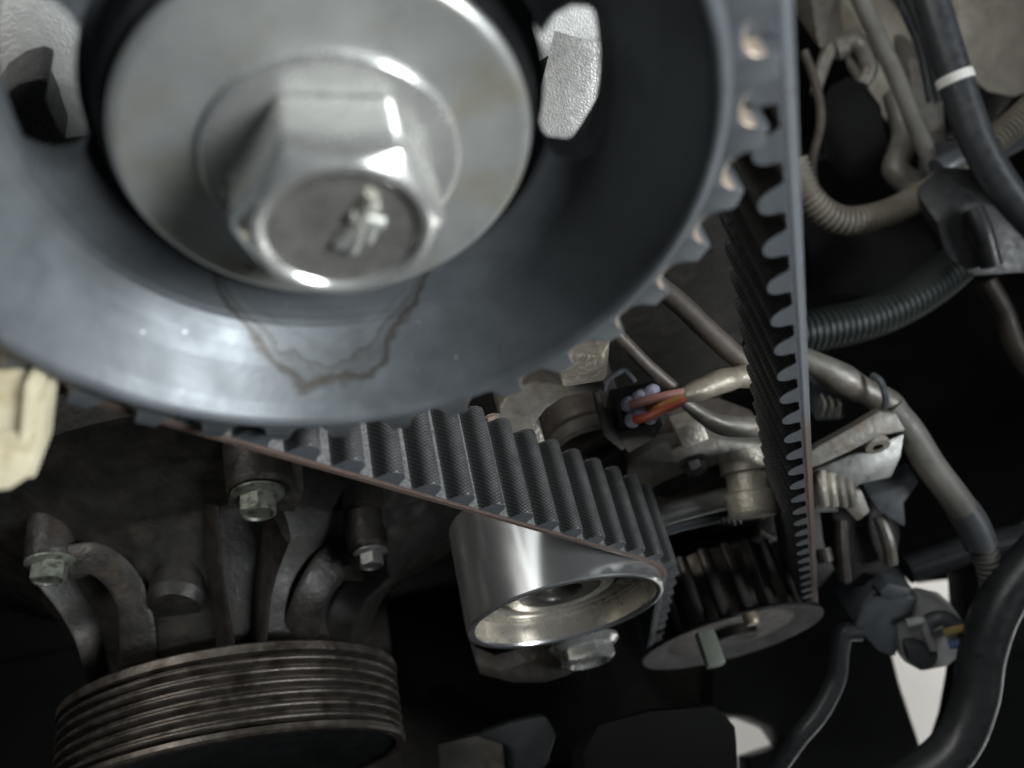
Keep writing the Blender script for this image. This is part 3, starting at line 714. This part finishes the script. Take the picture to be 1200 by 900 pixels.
# ---- connector with lilac seals and coloured wires
Zk = 330
con = thing('wired_connector', 'open grey connector with lilac seals and pink, orange and red wires', 'connector', PZ(750, 480, Zk))
mk('shell', *join(prism(pxpoly([(698, 468), (704, 466), (716, 506), (734, 524), (730, 530), (708, 512)], Zk), Vector((0, 14, 0))),
                  prism(pxpoly([(730, 520), (762, 506), (772, 490), (778, 498), (768, 514), (736, 532)], Zk), Vector((0, 14, 0)))), 'greytape', con, bevel=0.8)
mk('latch_frame', *tube([PZ(708, 458, Zk), PZ(712, 446, Zk), (PZ(730, 434, Zk)), PZ(738, 440, Zk), PZ(744, 448, Zk)], U(3.5, Zk), 8, 5), 'greyplastic', con)
mk('core', *box(PZ(745, 482, Zk+8), U(60, Zk), 16, U(50, Zk)), 'blackplastic', con, bevel=1)
for x, y in ((737, 474), (741, 492), (750, 466), (764, 460), (762, 488), (750, 484)):
    sx = mk('wire_seal', *lathe([(0.01, -3.7), (U(4.5, Zk), -3.7), (U(6.5, Zk), -3.2), (U(9, Zk), -1.5), (U(9, Zk), 0.5), (U(6.8, Zk), 1.2), (U(6.8, Zk), 2.2), (U(8.4, Zk), 3.2), (U(8, Zk), 6)], PZ(x, y, Zk-6), ray(x+110, y-150), 20), 'purple', con)
mk('wire', *tube([PZ(740, 474, Zk-9), PZ(752, 471, Zk-12), PZ(768, 467, Zk-13), PZ(784, 463, Zk-12), PZ(800, 460, Zk-8)], U(5.2, Zk), 10), 'pink', con)
mk('wire', *tube([PZ(762, 480, Zk-8), PZ(774, 475, Zk-12), PZ(788, 470, Zk-12), PZ(800, 464, Zk-8)], U(5.4, Zk), 10), 'orange', con)
mk('wire', *tube([PZ(744, 492, Zk-9), PZ(758, 489, Zk-13), PZ(776, 481, Zk-14), PZ(792, 474, Zk-12), PZ(802, 466, Zk-8)], U(5.2, Zk), 10), 'red', con)

hw = thing('taped_harness', 'wire harness in dirty foil tape running to the lilac seals', 'harness', PZ(840, 450, 330))
mk('foil_wrap', *tube([PZ(798, 464, 322), PZ(820, 457, 326), PZ(845, 447, 330), PZ(872, 441, 336), PZ(905, 438, 345)], 1, 14, 12, rads=[U(r+random.uniform(-1.3, 1.3), 330) for r in (8, 11, 13, 14, 14, 15, 14, 15, 14, 15)]), 'foil', hw)
mk('loose_wrap', *tube([PZ(800, 470, 334), PZ(825, 488, 338), PZ(850, 498, 342), PZ(890, 500, 350)], 1, 12, 6, rads=[U(r, 330) for r in (6, 10, 14, 14)]), 'aludull', hw)

simple('coolant_pipe', 'brown grimy pipe slanting behind the belt above the foil harness', 'pipe', *tube([PZ(735, 310, 345), PZ(790, 350, 345), PZ(830, 388, 345), PZ(878, 432, 345), PZ(930, 480, 350)], U(13, 345), 14, 4), 'brown')
simple('dipstick_tube', 'thin grey tube slanting down to the open connector', 'tube', *tube([PZ(700, 372, 322), PZ(727, 396, 324), PZ(760, 430, 326), PZ(798, 462, 330)], U(8.5, 325), 14, 4), 'brown')

# ---- housing round the crank sensor behind the left strand
hs = thing('pump_housing', 'round dark brown pump housing behind the toothed left strand', 'housing', PZ(690, 520, 360))
mk('round_body', *lathe([(0.01, 0), (U(44, 360), 0), (U(50, 360), 4), (U(52, 360), 40), (0.01, 40)], PZ(690, 515, 365), (0, 1, 0), 48), 'brown', hs, bevel=0)
mk('collar', *lathe([(U(40, 360), -4), (U(44, 360), -5), (U(47, 360), -3), (U(48, 360), 8)], PZ(690, 515, 365), (0, 1, 0), 48), 'aludull', hs)
mk('plate', *prism(pxpoly([(740, 500), (790, 500), (860, 505), (900, 520), (900, 600), (770, 600), (700, 560)], 385), Vector((0, 20, 0))), 'brown', hs, bevel=2)

# ---- pipe clamps and barrel between the two belt strands
cl = thing('pipe_clamp_cluster', 'grey metal pipe with clamp ears between the two belt strands', 'clamp', PZ(820, 560, 380))
mk('pipe', *tube([PZ(740, 615, 372), PZ(790, 600, 372), PZ(835, 588, 374), PZ(862, 582, 378)], U(13, 375), 16, 5), 'steelgrey', cl)
mk('lower_pipe', *tube([PZ(745, 632, 380), PZ(790, 616, 380), PZ(840, 604, 382)], U(9, 378), 16, 5), 'greyplastic', cl)
mk('barrel', *lathe([(0.01, -16), (U(26, 372), -16), (U(28, 372), -14), (U(28, 372), -5), (U(24, 372), -4), (U(24, 372), 4), (U(29, 372), 5), (U(29, 372), 14), (0.01, 15)], PZ(876, 566, 372), (0.1, 1, 0.3), 32), 'creamalu', cl)
mk('ear', *prism(pxpoly([(735, 545), (775, 522), (830, 512), (895, 520), (898, 535), (845, 545), (800, 556), (760, 575), (740, 572)], 376), Vector((0, 8, -3))), 'aludull', cl, bevel=1.5)
mk('ear', *prism(pxpoly([(790, 500), (822, 492), (832, 515), (800, 528)], 372), Vector((0, 8, -3))), 'creamalu', cl, bevel=1.5)
mk('bracket_leg', *prism(pxpoly([(862, 590), (905, 582), (908, 600), (870, 604)], 376), Vector((0, 10, -3))), 'creamalu', cl, bevel=1.5)
bolt_part(cl, PZ(812, 540, 366), U(13, 366), 'steelgrey')

# ---- lower inner cover over the crank, with a row of cast dots
lc = thing('inner_timing_cover', 'black plastic inner cover behind the crank sprocket with cast dots', 'cover', PZ(850, 625, 440))
mk('cover_plate', *prism([PY(x, y, 152) for x, y in ((740, 595), (960, 570), (985, 660), (960, 690), (760, 690), (735, 640))], Vector((0, 20, 0))), 'blackplastic', lc, bevel=2)
mk('ledge', *tube([PY(795, 642, 150), PY(830, 636, 150), PY(870, 628, 150), PY(885, 626, 150)], U(4, 425), 8, 4), 'brown', lc)
mk('ledge', *tube([PY(888, 622, 150), PY(900, 628, 150), PY(914, 632, 150)], U(4, 424), 8, 4), 'brown', lc)
for i in range(11):
    x = 826+6.6*i; y = 612-0.9*i+random.uniform(-3, 3); r = random.uniform(3, 4.6)
    mk('cast_dot', *lathe([(0.01, -3), (U(r*0.7, 425), -2.5), (U(r, 425), -0.5), (U(r, 425), 4)], PY(x, y, 151), (0, 1, 0.2), 12), 'aludull', lc)

# ------------------------------------------------------------------ upper right background
ic = thing('alternator_casting', 'blurred pale casting in the far upper right corner', 'casting', PZ(1130, 60, 640))
def blob(c, rx, ry, rz, seed, amp=0.12, n=20):
    rnd = random.Random(seed); ph = [(rnd.uniform(0, 6), rnd.uniform(1, 3), rnd.uniform(0, 6)) for _ in range(4)]; V = []; F = []
    for j in range(n+1):
        a = PI*j/n
        for i in range(2*n):
            b = PI*i/n; d = 1+amp*sum(math.sin(p[0]+p[1]*b+p[2]*a) for p in ph)/2
            V.append(Vector(c)+Vector((rx*math.sin(a)*math.cos(b)*d, ry*math.sin(a)*math.sin(b)*d, rz*math.cos(a)*d)))
    for j in range(n):
        for i in range(2*n): F.append((j*2*n+i, j*2*n+(i+1) % (2*n), (j+1)*2*n+(i+1) % (2*n), (j+1)*2*n+i))
    return V, F
mk('casing', *prism(pxpoly([(1120, -40), (1260, -40), (1260, 90), (1190, 118), (1150, 110), (1125, 60)], 640), Vector((0, 60, 10))), 'creamalu', ic, bevel=8)
mk('casing_boss', *prism(pxpoly([(1010, 30), (1060, 20), (1100, 70), (1100, 130), (1060, 170), (1020, 120)], 660), Vector((0, 50, 0))), 'creamalu', ic, bevel=6)
mk('casing_shoulder', *prism(pxpoly([(945, -30), (1050, -30), (1060, 20), (1010, 70), (960, 60)], 690), Vector((0, 60, 0))), 'aludull', ic, bevel=6)
mk('casing_arm', *tube([PZ(955, 110, 600), PZ(972, 60, 605), PZ(1000, 50, 610), PZ(1018, 80, 610), PZ(1010, 100, 610)], 1, 12, 6, rads=[U(r, 610) for r in (6, 9, 14, 10, 8)]), 'aludull', ic)
mk('casing_rib', *tube([PZ(1050, 110, 610), PZ(1060, 160, 600), PZ(1050, 200, 590), PZ(1080, 220, 590)], U(15, 600), 12, 6), 'aludull', ic)
simple('cavity_shade', 'dark leaf-shaped shroud standing in for the shaded hole inside the conduit loop', 'patch', *prism(pxpoly([(985, 118), (1010, 105), (1035, 125), (1042, 175), (1020, 205), (990, 212), (965, 185), (965, 150)], 590), Vector((0, 20, 0))), 'firewall', bevel=4)  # solid black sheet, the shade of an open hole put into its colour
simple('loop_wire', 'thin brown wire looping beside the belt above the conduit', 'wire', *tube([PZ(942, 60, 560), PZ(955, 95, 560), PZ(962, 140, 560), PZ(952, 190, 560), PZ(955, 225, 560)], U(5, 560), 8), 'brown')
bc = thing('thick_black_cable', 'thick grey-black cable with a white tape ring, upper right', 'cable', PZ(1135, 120, 470))
mk('sheath', *tube([PZ(1080, -40, 470), PZ(1100, 30, 470), PZ(1122, 100, 470), PZ(1145, 165, 470), PZ(1180, 225, 470), PZ(1235, 285, 470)], U(19, 470), 18), 'cable', bc)
mk('tape_ring', *lathe([(U(19, 470), -3), (U(20.6, 470), -2.6), (U(20.6, 470), 2.6), (U(19, 470), 3)], PZ(1119, 93, 470), PZ(1126, 112, 470)-PZ(1112, 72, 470), 24), 'white', bc)
simple('grey_breather_tube', 'slim grey tube running down beside the thick cable', 'tube', *tube([PZ(995, -30, 540), PZ(1022, 30, 540), PZ(1050, 90, 540), (PZ(1072, 145, 540)), PZ(1096, 200, 540)], U(10, 540), 12), 'greytape')
simple('beige_corrugated_conduit', 'dusty beige corrugated conduit curving beside the belt', 'conduit', *tube([PZ(930, 190, 510), PZ(948, 232, 510), PZ(985, 258, 512), PZ(1040, 250, 515), PZ(1100, 218, 520), PZ(1150, 180, 525), PZ(1215, 120, 530)], U(17, 515), 16, 10, corr=(U(6.5, 515), U(3, 515))), 'conduit')
simple('grey_cross_pipe', 'smooth grey pipe crossing behind the thick cable', 'pipe', *tube([PZ(1088, 190, 560), PZ(1130, 185, 560), PZ(1170, 165, 560), PZ(1225, 135, 560)], U(22, 560), 16), 'greyplastic')
simple('dark_corrugated_hose', 'wide dark green corrugated hose emerging from behind the belt', 'hose', *tube([PZ(900, 395, 500), PZ(960, 386, 505), PZ(1020, 372, 512), PZ(1075, 345, 520), PZ(1120, 310, 530), PZ(1160, 265, 540)], U(25, 515), 18, 10, corr=(U(8, 515), U(2.4, 515))), 'darkconduit')
rc_ = thing('ribbed_plug', 'blurred ribbed dark plug under the thick cable at the right edge', 'plug', PZ(1160, 290, 450))
mk('plug_body', *prism(pxpoly([(1098, 262), (1130, 232), (1180, 236), (1230, 262), (1230, 320), (1140, 326), (1108, 300)], 470), Vector((0, 30, 0))), 'blackplastic', rc_, bevel=4)
mk('plug_collar', *tube([PZ(1140, 246, 462), PZ(1152, 275, 460), PZ(1162, 312, 462)], U(12, 460), 14, 5), 'blackplastic', rc_)
simple('rusty_bracket_rod', 'brown rod hanging at the right edge below the ribbed plug', 'rod', *tube([PZ(1155, 330, 520), PZ(1175, 365, 520), PZ(1190, 405, 520), PZ(1215, 440, 520)], U(12, 520), 12), 'brown')
simple('dark_junction_casting', 'dark casting behind the wide corrugated hose', 'casting', *prism(pxpoly([(945, 280), (1010, 270), (1100, 280), (1110, 340), (1040, 350), (950, 350)], 620), Vector((0, 40, 0))), 'firewall', bevel=8)

# ------------------------------------------------------------------ middle right
hr = thing('grey_taped_harness', 'grey taped harness running down to a corrugated end at the right', 'harness', PZ(1080, 540, 400))
mk('upper_wrap', *tube([PZ(930, 415, 395), PZ(965, 432, 395), PZ(1000, 452, 398), (PZ(1035, 470, 400)), PZ(1056, 492, 400)], 1, 14, 6, rads=[U(r, 398) for r in (12, 15, 19, 15, 18, 14)]), 'aludull', hr)
mk('taped_run', *tube([PZ(1042, 478, 398), PZ(1065, 505, 398), PZ(1090, 545, 400), PZ(1115, 578, 402), PZ(1132, 602, 404)], U(17, 400), 16, 6), 'greytape', hr)
mk('sleeve', *tube([PZ(1128, 596, 404), PZ(1140, 615, 405), PZ(1150, 640, 406)], U(18, 405), 16, 5), 'greyplastic', hr)
mk('corrugated_end', *tube([PZ(1146, 628, 406), PZ(1158, 660, 408), PZ(1164, 690, 410), PZ(1158, 725, 414), PZ(1150, 745, 418)], U(15, 408), 14, 10, corr=(U(7, 408), U(3, 408))), 'greytape', hr)
mk('cable_tie', *tube([PZ(1022, 440, 390), PZ(1032, 448, 386), PZ(1038, 468, 386), PZ(1034, 482, 392)], U(4, 390), 8, 5), 'greyplastic', hr)
br = thing('stamped_bracket', 'stamped grey steel bracket with a hole right of the belt', 'bracket', PZ(1005, 520, 380))
mk('top_plate', *prism(pxpoly([(935, 540), (960, 522), (1000, 500), (1030, 482), (1050, 484), (1062, 505), (1030, 512), (995, 530), (960, 546), (935, 552)], 382), Vector((2, 5, -6))), 'aludull', br, bevel=1.2)
mk('side_plate', *prism(pxpoly([(950, 552), (1000, 532), (1060, 508), (1056, 535), (1045, 560), (1010, 568), (970, 580)], 392), Vector((2, 5, -6))), 'steelgrey', br, bevel=1.2)
mk('hole_bush', *lathe([(U(6, 388), -1), (U(14, 388), -1), (U(14, 388), 2), (U(6, 388), 2)], PZ(1028, 522, 386), (0.1, 1, -0.1), 20), 'creamalu', br)
mk('lower_tab', *prism(pxpoly([(980, 570), (1010, 575), (1020, 600), (1005, 612), (985, 590)], 394), Vector((0, 6, -3))), 'aludull', br, bevel=1)
tb = thing('ribbed_terminal', 'small beige ribbed terminal beside the belt under the stamped bracket', 'terminal', PZ(975, 575, 395))
for i in range(4):
    mk('terminal_rib', *tube([PZ(962+11*i, 552+3*i, 392), PZ(964+11*i, 572+2*i, 390), PZ(966+11*i, 592, 392)], U(6, 392), 10, 4), 'creamalu' if i < 2 else 'aludull', tb)
mk('terminal_base', *prism(pxpoly([(952, 545), (1006, 556), (1006, 600), (956, 602)], 398), Vector((0, 12, 0))), 'steelgrey', tb, bevel=1.5)
sn = thing('sensor_stack', 'dark grey sensor body standing below the ribbed terminal', 'sensor', PZ(1005, 640, 420))
mk('sensor_body', *prism(pxpoly([(975, 605), (1040, 590), (1060, 620), (1050, 670), (1020, 690), (985, 690)], 425), Vector((0, 25, 0))), 'castblk', sn, bevel=4)
mk('sensor_rib', *tube([PZ(985, 610, 418), PZ(986, 640, 416), PZ(990, 680, 418)], U(8, 418), 10, 4), 'brown', sn)
mk('sensor_rib', *tube([PZ(1030, 605, 418), PZ(1040, 632, 416), PZ(1044, 660, 418)], U(8, 418), 10, 4), 'aludull', sn)
mk('sensor_cap', *prism(pxpoly([(1018, 582), (1050, 572), (1072, 560), (1078, 566), (1060, 590), (1062, 620), (1030, 600)], 410), Vector((0, 10, 0))), 'greyplastic', sn, bevel=2)
mk('sensor_screw', *lathe([(0.01, -4), (U(9, 410), -3), (U(10, 410), 4)], PZ(966, 652, 412), (0, 1, 0.3), 16), 'brown', sn)

# two-part connector over the pale floor
cn = thing('two_part_connector', 'dark and pale grey two-part electrical connector at the lower right', 'connector', PZ(1075, 740, 420))
mk('dark_half', *prism(pxpoly([(1002, 735), (1012, 710), (1030, 690), (1045, 686), (1062, 696), (1078, 700), (1070, 722), (1052, 728), (1052, 772), (1030, 765)], 420), Vector((0, 22, -6))), 'greyplastic', cn, bevel=2)
mk('dark_latch', *prism(pxpoly([(1030, 694), (1042, 684), (1068, 690), (1066, 700), (1040, 704)], 412), Vector((0, 8, -4))), 'greyplastic', cn, bevel=1)
mk('pale_half', *prism(pxpoly([(1050, 732), (1080, 728), (1100, 724), (1126, 730), (1140, 742), (1130, 765), (1112, 782), (1080, 788), (1058, 776)], 424), Vector((0, 20, -6))), 'palegrey', cn, bevel=2)
mk('socket', *prism(pxpoly([(1064, 760), (1078, 758), (1100, 766), (1098, 778), (1078, 786), (1066, 776)], 418), Vector((0, 6, -2))), 'greyplastic', cn, bevel=1)
mk('rear_boot', *tube([PZ(1088, 730, 414), PZ(1105, 725, 412), PZ(1124, 738, 412), PZ(1132, 752, 414)], U(10, 414), 12, 5), 'greyplastic', cn)
mk('ridge', *tube([PZ(1062, 730, 416), PZ(1082, 728, 414), PZ(1086, 744, 414), PZ(1094, 760, 416)], U(5, 414), 8, 5), 'palegrey', cn)
mk('wire', *tube([PZ(1108, 742, 408), PZ(1120, 738, 406), PZ(1140, 735, 410)], U(5, 408), 8, 4), 'yellow', cn)
mk('wire', *tube([PZ(1112, 756, 408), PZ(1128, 754, 406), PZ(1146, 752, 410)], U(5, 408), 8, 4), 'blue', cn)
mk('lead', *tube([PZ(1008, 740, 424), PZ(990, 742, 424), PZ(984, 760, 424), PZ(980, 795, 424), PZ(960, 835, 424), PZ(935, 865, 426), PZ(910, 900, 430)], U(11, 424), 14), 'cable', cn)
simple('thick_black_hose', 'thick black hose sweeping up the lower right corner', 'hose', *tube([PZ(1010, 945, 400), PZ(1070, 915, 400), PZ(1118, 875, 400), PZ(1142, 820, 400), PZ(1152, 760, 400), PZ(1176, 700, 400), PZ(1225, 640, 400)], U(25, 400), 20), 'blackhose')

# ------------------------------------------------------------------ lower covers
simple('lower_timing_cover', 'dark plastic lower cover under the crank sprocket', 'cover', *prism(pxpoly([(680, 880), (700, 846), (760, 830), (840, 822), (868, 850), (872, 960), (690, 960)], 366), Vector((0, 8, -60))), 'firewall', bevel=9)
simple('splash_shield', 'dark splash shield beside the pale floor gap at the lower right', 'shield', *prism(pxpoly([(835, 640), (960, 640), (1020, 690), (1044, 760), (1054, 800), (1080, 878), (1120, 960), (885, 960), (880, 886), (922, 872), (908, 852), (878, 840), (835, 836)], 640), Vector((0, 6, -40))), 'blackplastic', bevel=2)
simple('shade_sheet', 'added black sheet standing in for shade behind the grey harness run at the right', 'panel', *prism(pxpoly([(900, 380), (1300, 300), (1300, 700), (1150, 676), (1074, 684), (1040, 670), (900, 650)], 700), Vector((0, 8, 8))), 'firewall', bevel=4)  # sheet added to cover the floor and keep this area dark
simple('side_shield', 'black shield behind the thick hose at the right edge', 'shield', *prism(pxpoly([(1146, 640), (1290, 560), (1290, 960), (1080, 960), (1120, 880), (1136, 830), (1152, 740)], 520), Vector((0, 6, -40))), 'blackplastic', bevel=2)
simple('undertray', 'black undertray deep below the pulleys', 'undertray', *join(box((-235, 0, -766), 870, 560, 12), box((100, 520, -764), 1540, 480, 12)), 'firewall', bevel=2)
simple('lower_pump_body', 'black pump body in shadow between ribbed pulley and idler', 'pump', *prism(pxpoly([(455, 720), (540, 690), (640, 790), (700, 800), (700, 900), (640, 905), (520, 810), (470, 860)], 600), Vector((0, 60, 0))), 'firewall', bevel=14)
gb = thing('grey_mount_block', 'dim grey mount block at the bottom edge left of centre', 'mount', PZ(560, 870, 440))
mk('block', *prism(pxpoly([(512, 872), (560, 862), (590, 872), (594, 960), (520, 960)], 430), Vector((0, 6, -25))), 'aludull', gb, bevel=2)
mk('upper_block', *prism(pxpoly([(560, 860), (600, 846), (640, 838), (652, 862), (640, 900), (600, 912)], 440), Vector((0, 6, -25))), 'greyplastic', gb, bevel=3)
ibr = thing('idler_bracket', 'dull steel bracket and bolt half hidden under the idler pulley', 'bracket', PZ(640, 775, 390))
mk('plate', *prism(pxpoly([(548, 745), (560, 776), (584, 786), (612, 778), (640, 768), (660, 772), (670, 790), (640, 800), (600, 800), (562, 790)], 398), Vector((0, 8, 0))), 'bracket', ibr, bevel=1.5)
bolt_part(ibr, PZ(684, 752, 388), U(33, 388), 'zincbolt', 1.25, U(17, 388))

# ------------------------------------------------------------------ more of the crowded bay
tc_ = thing('terminal_block', 'small dark grey terminal block with bright blades beside the belt under the taped harness', 'terminal', PZ(972, 470, 410))
mk('block', *prism(pxpoly([(952, 450), (985, 446), (996, 462), (990, 492), (956, 494)], 412), Vector((0, 12, -2))), 'greyplastic', tc_, bevel=1.5)
for i in range(3):
    mk('terminal_blade', *tube([PZ(962+9*i, 462+2*i, 406), PZ(966+9*i, 474, 405), PZ(963+9*i, 488, 407)], U(2.6, 406), 8, 4), 'aludull', tc_)
simple('short_blue_grey_pipe', 'short blue-grey pipe stub under the thick cable, upper right', 'pipe', *tube([PZ(1098, 200, 520), PZ(1120, 188, 520), PZ(1145, 176, 520)], U(15, 520), 14, 4), 'greyplastic')
simple('casting_web', 'dull cast web between slim grey tube and thick cable', 'casting', *prism(pxpoly([(1064, 60), (1088, 70), (1108, 120), (1112, 170), (1098, 196), (1084, 160), (1068, 110)], 600), Vector((0, 30, 0))), 'aludull', bevel=5)
simple('small_hose_clamp', 'small metal clamp on the looping pipe beside the belt top', 'clamp', *lathe([(U(11, 600), -5), (U(13, 600), -4), (U(13, 600), 4), (U(11, 600), 5)], PZ(985, 56, 604), (1, 0, 0.35), 20), 'aludull')
wb = thing('dark_wire_bundle', 'pair of thin black wires hanging in front of the pale casting, upper right', 'wires', PZ(1070, 40, 580))
for i in range(2):
    mk('wire', *tube([PZ(1040+14*i, -30, 580), PZ(1062+12*i, 20+4*i, 580), PZ(1078+9*i, 60, 580), PZ(1090+10*i, 120, 585)], U(4, 580), 8, 6), 'blackhose', wb)
simple('lower_link_rod', 'dim dark blue rod crossing behind the grey harness end', 'rod', *tube([PZ(1062, 668, 520), PZ(1100, 655, 520), PZ(1150, 640, 520), PZ(1215, 628, 520)], U(16, 520), 14, 4), 'cable')
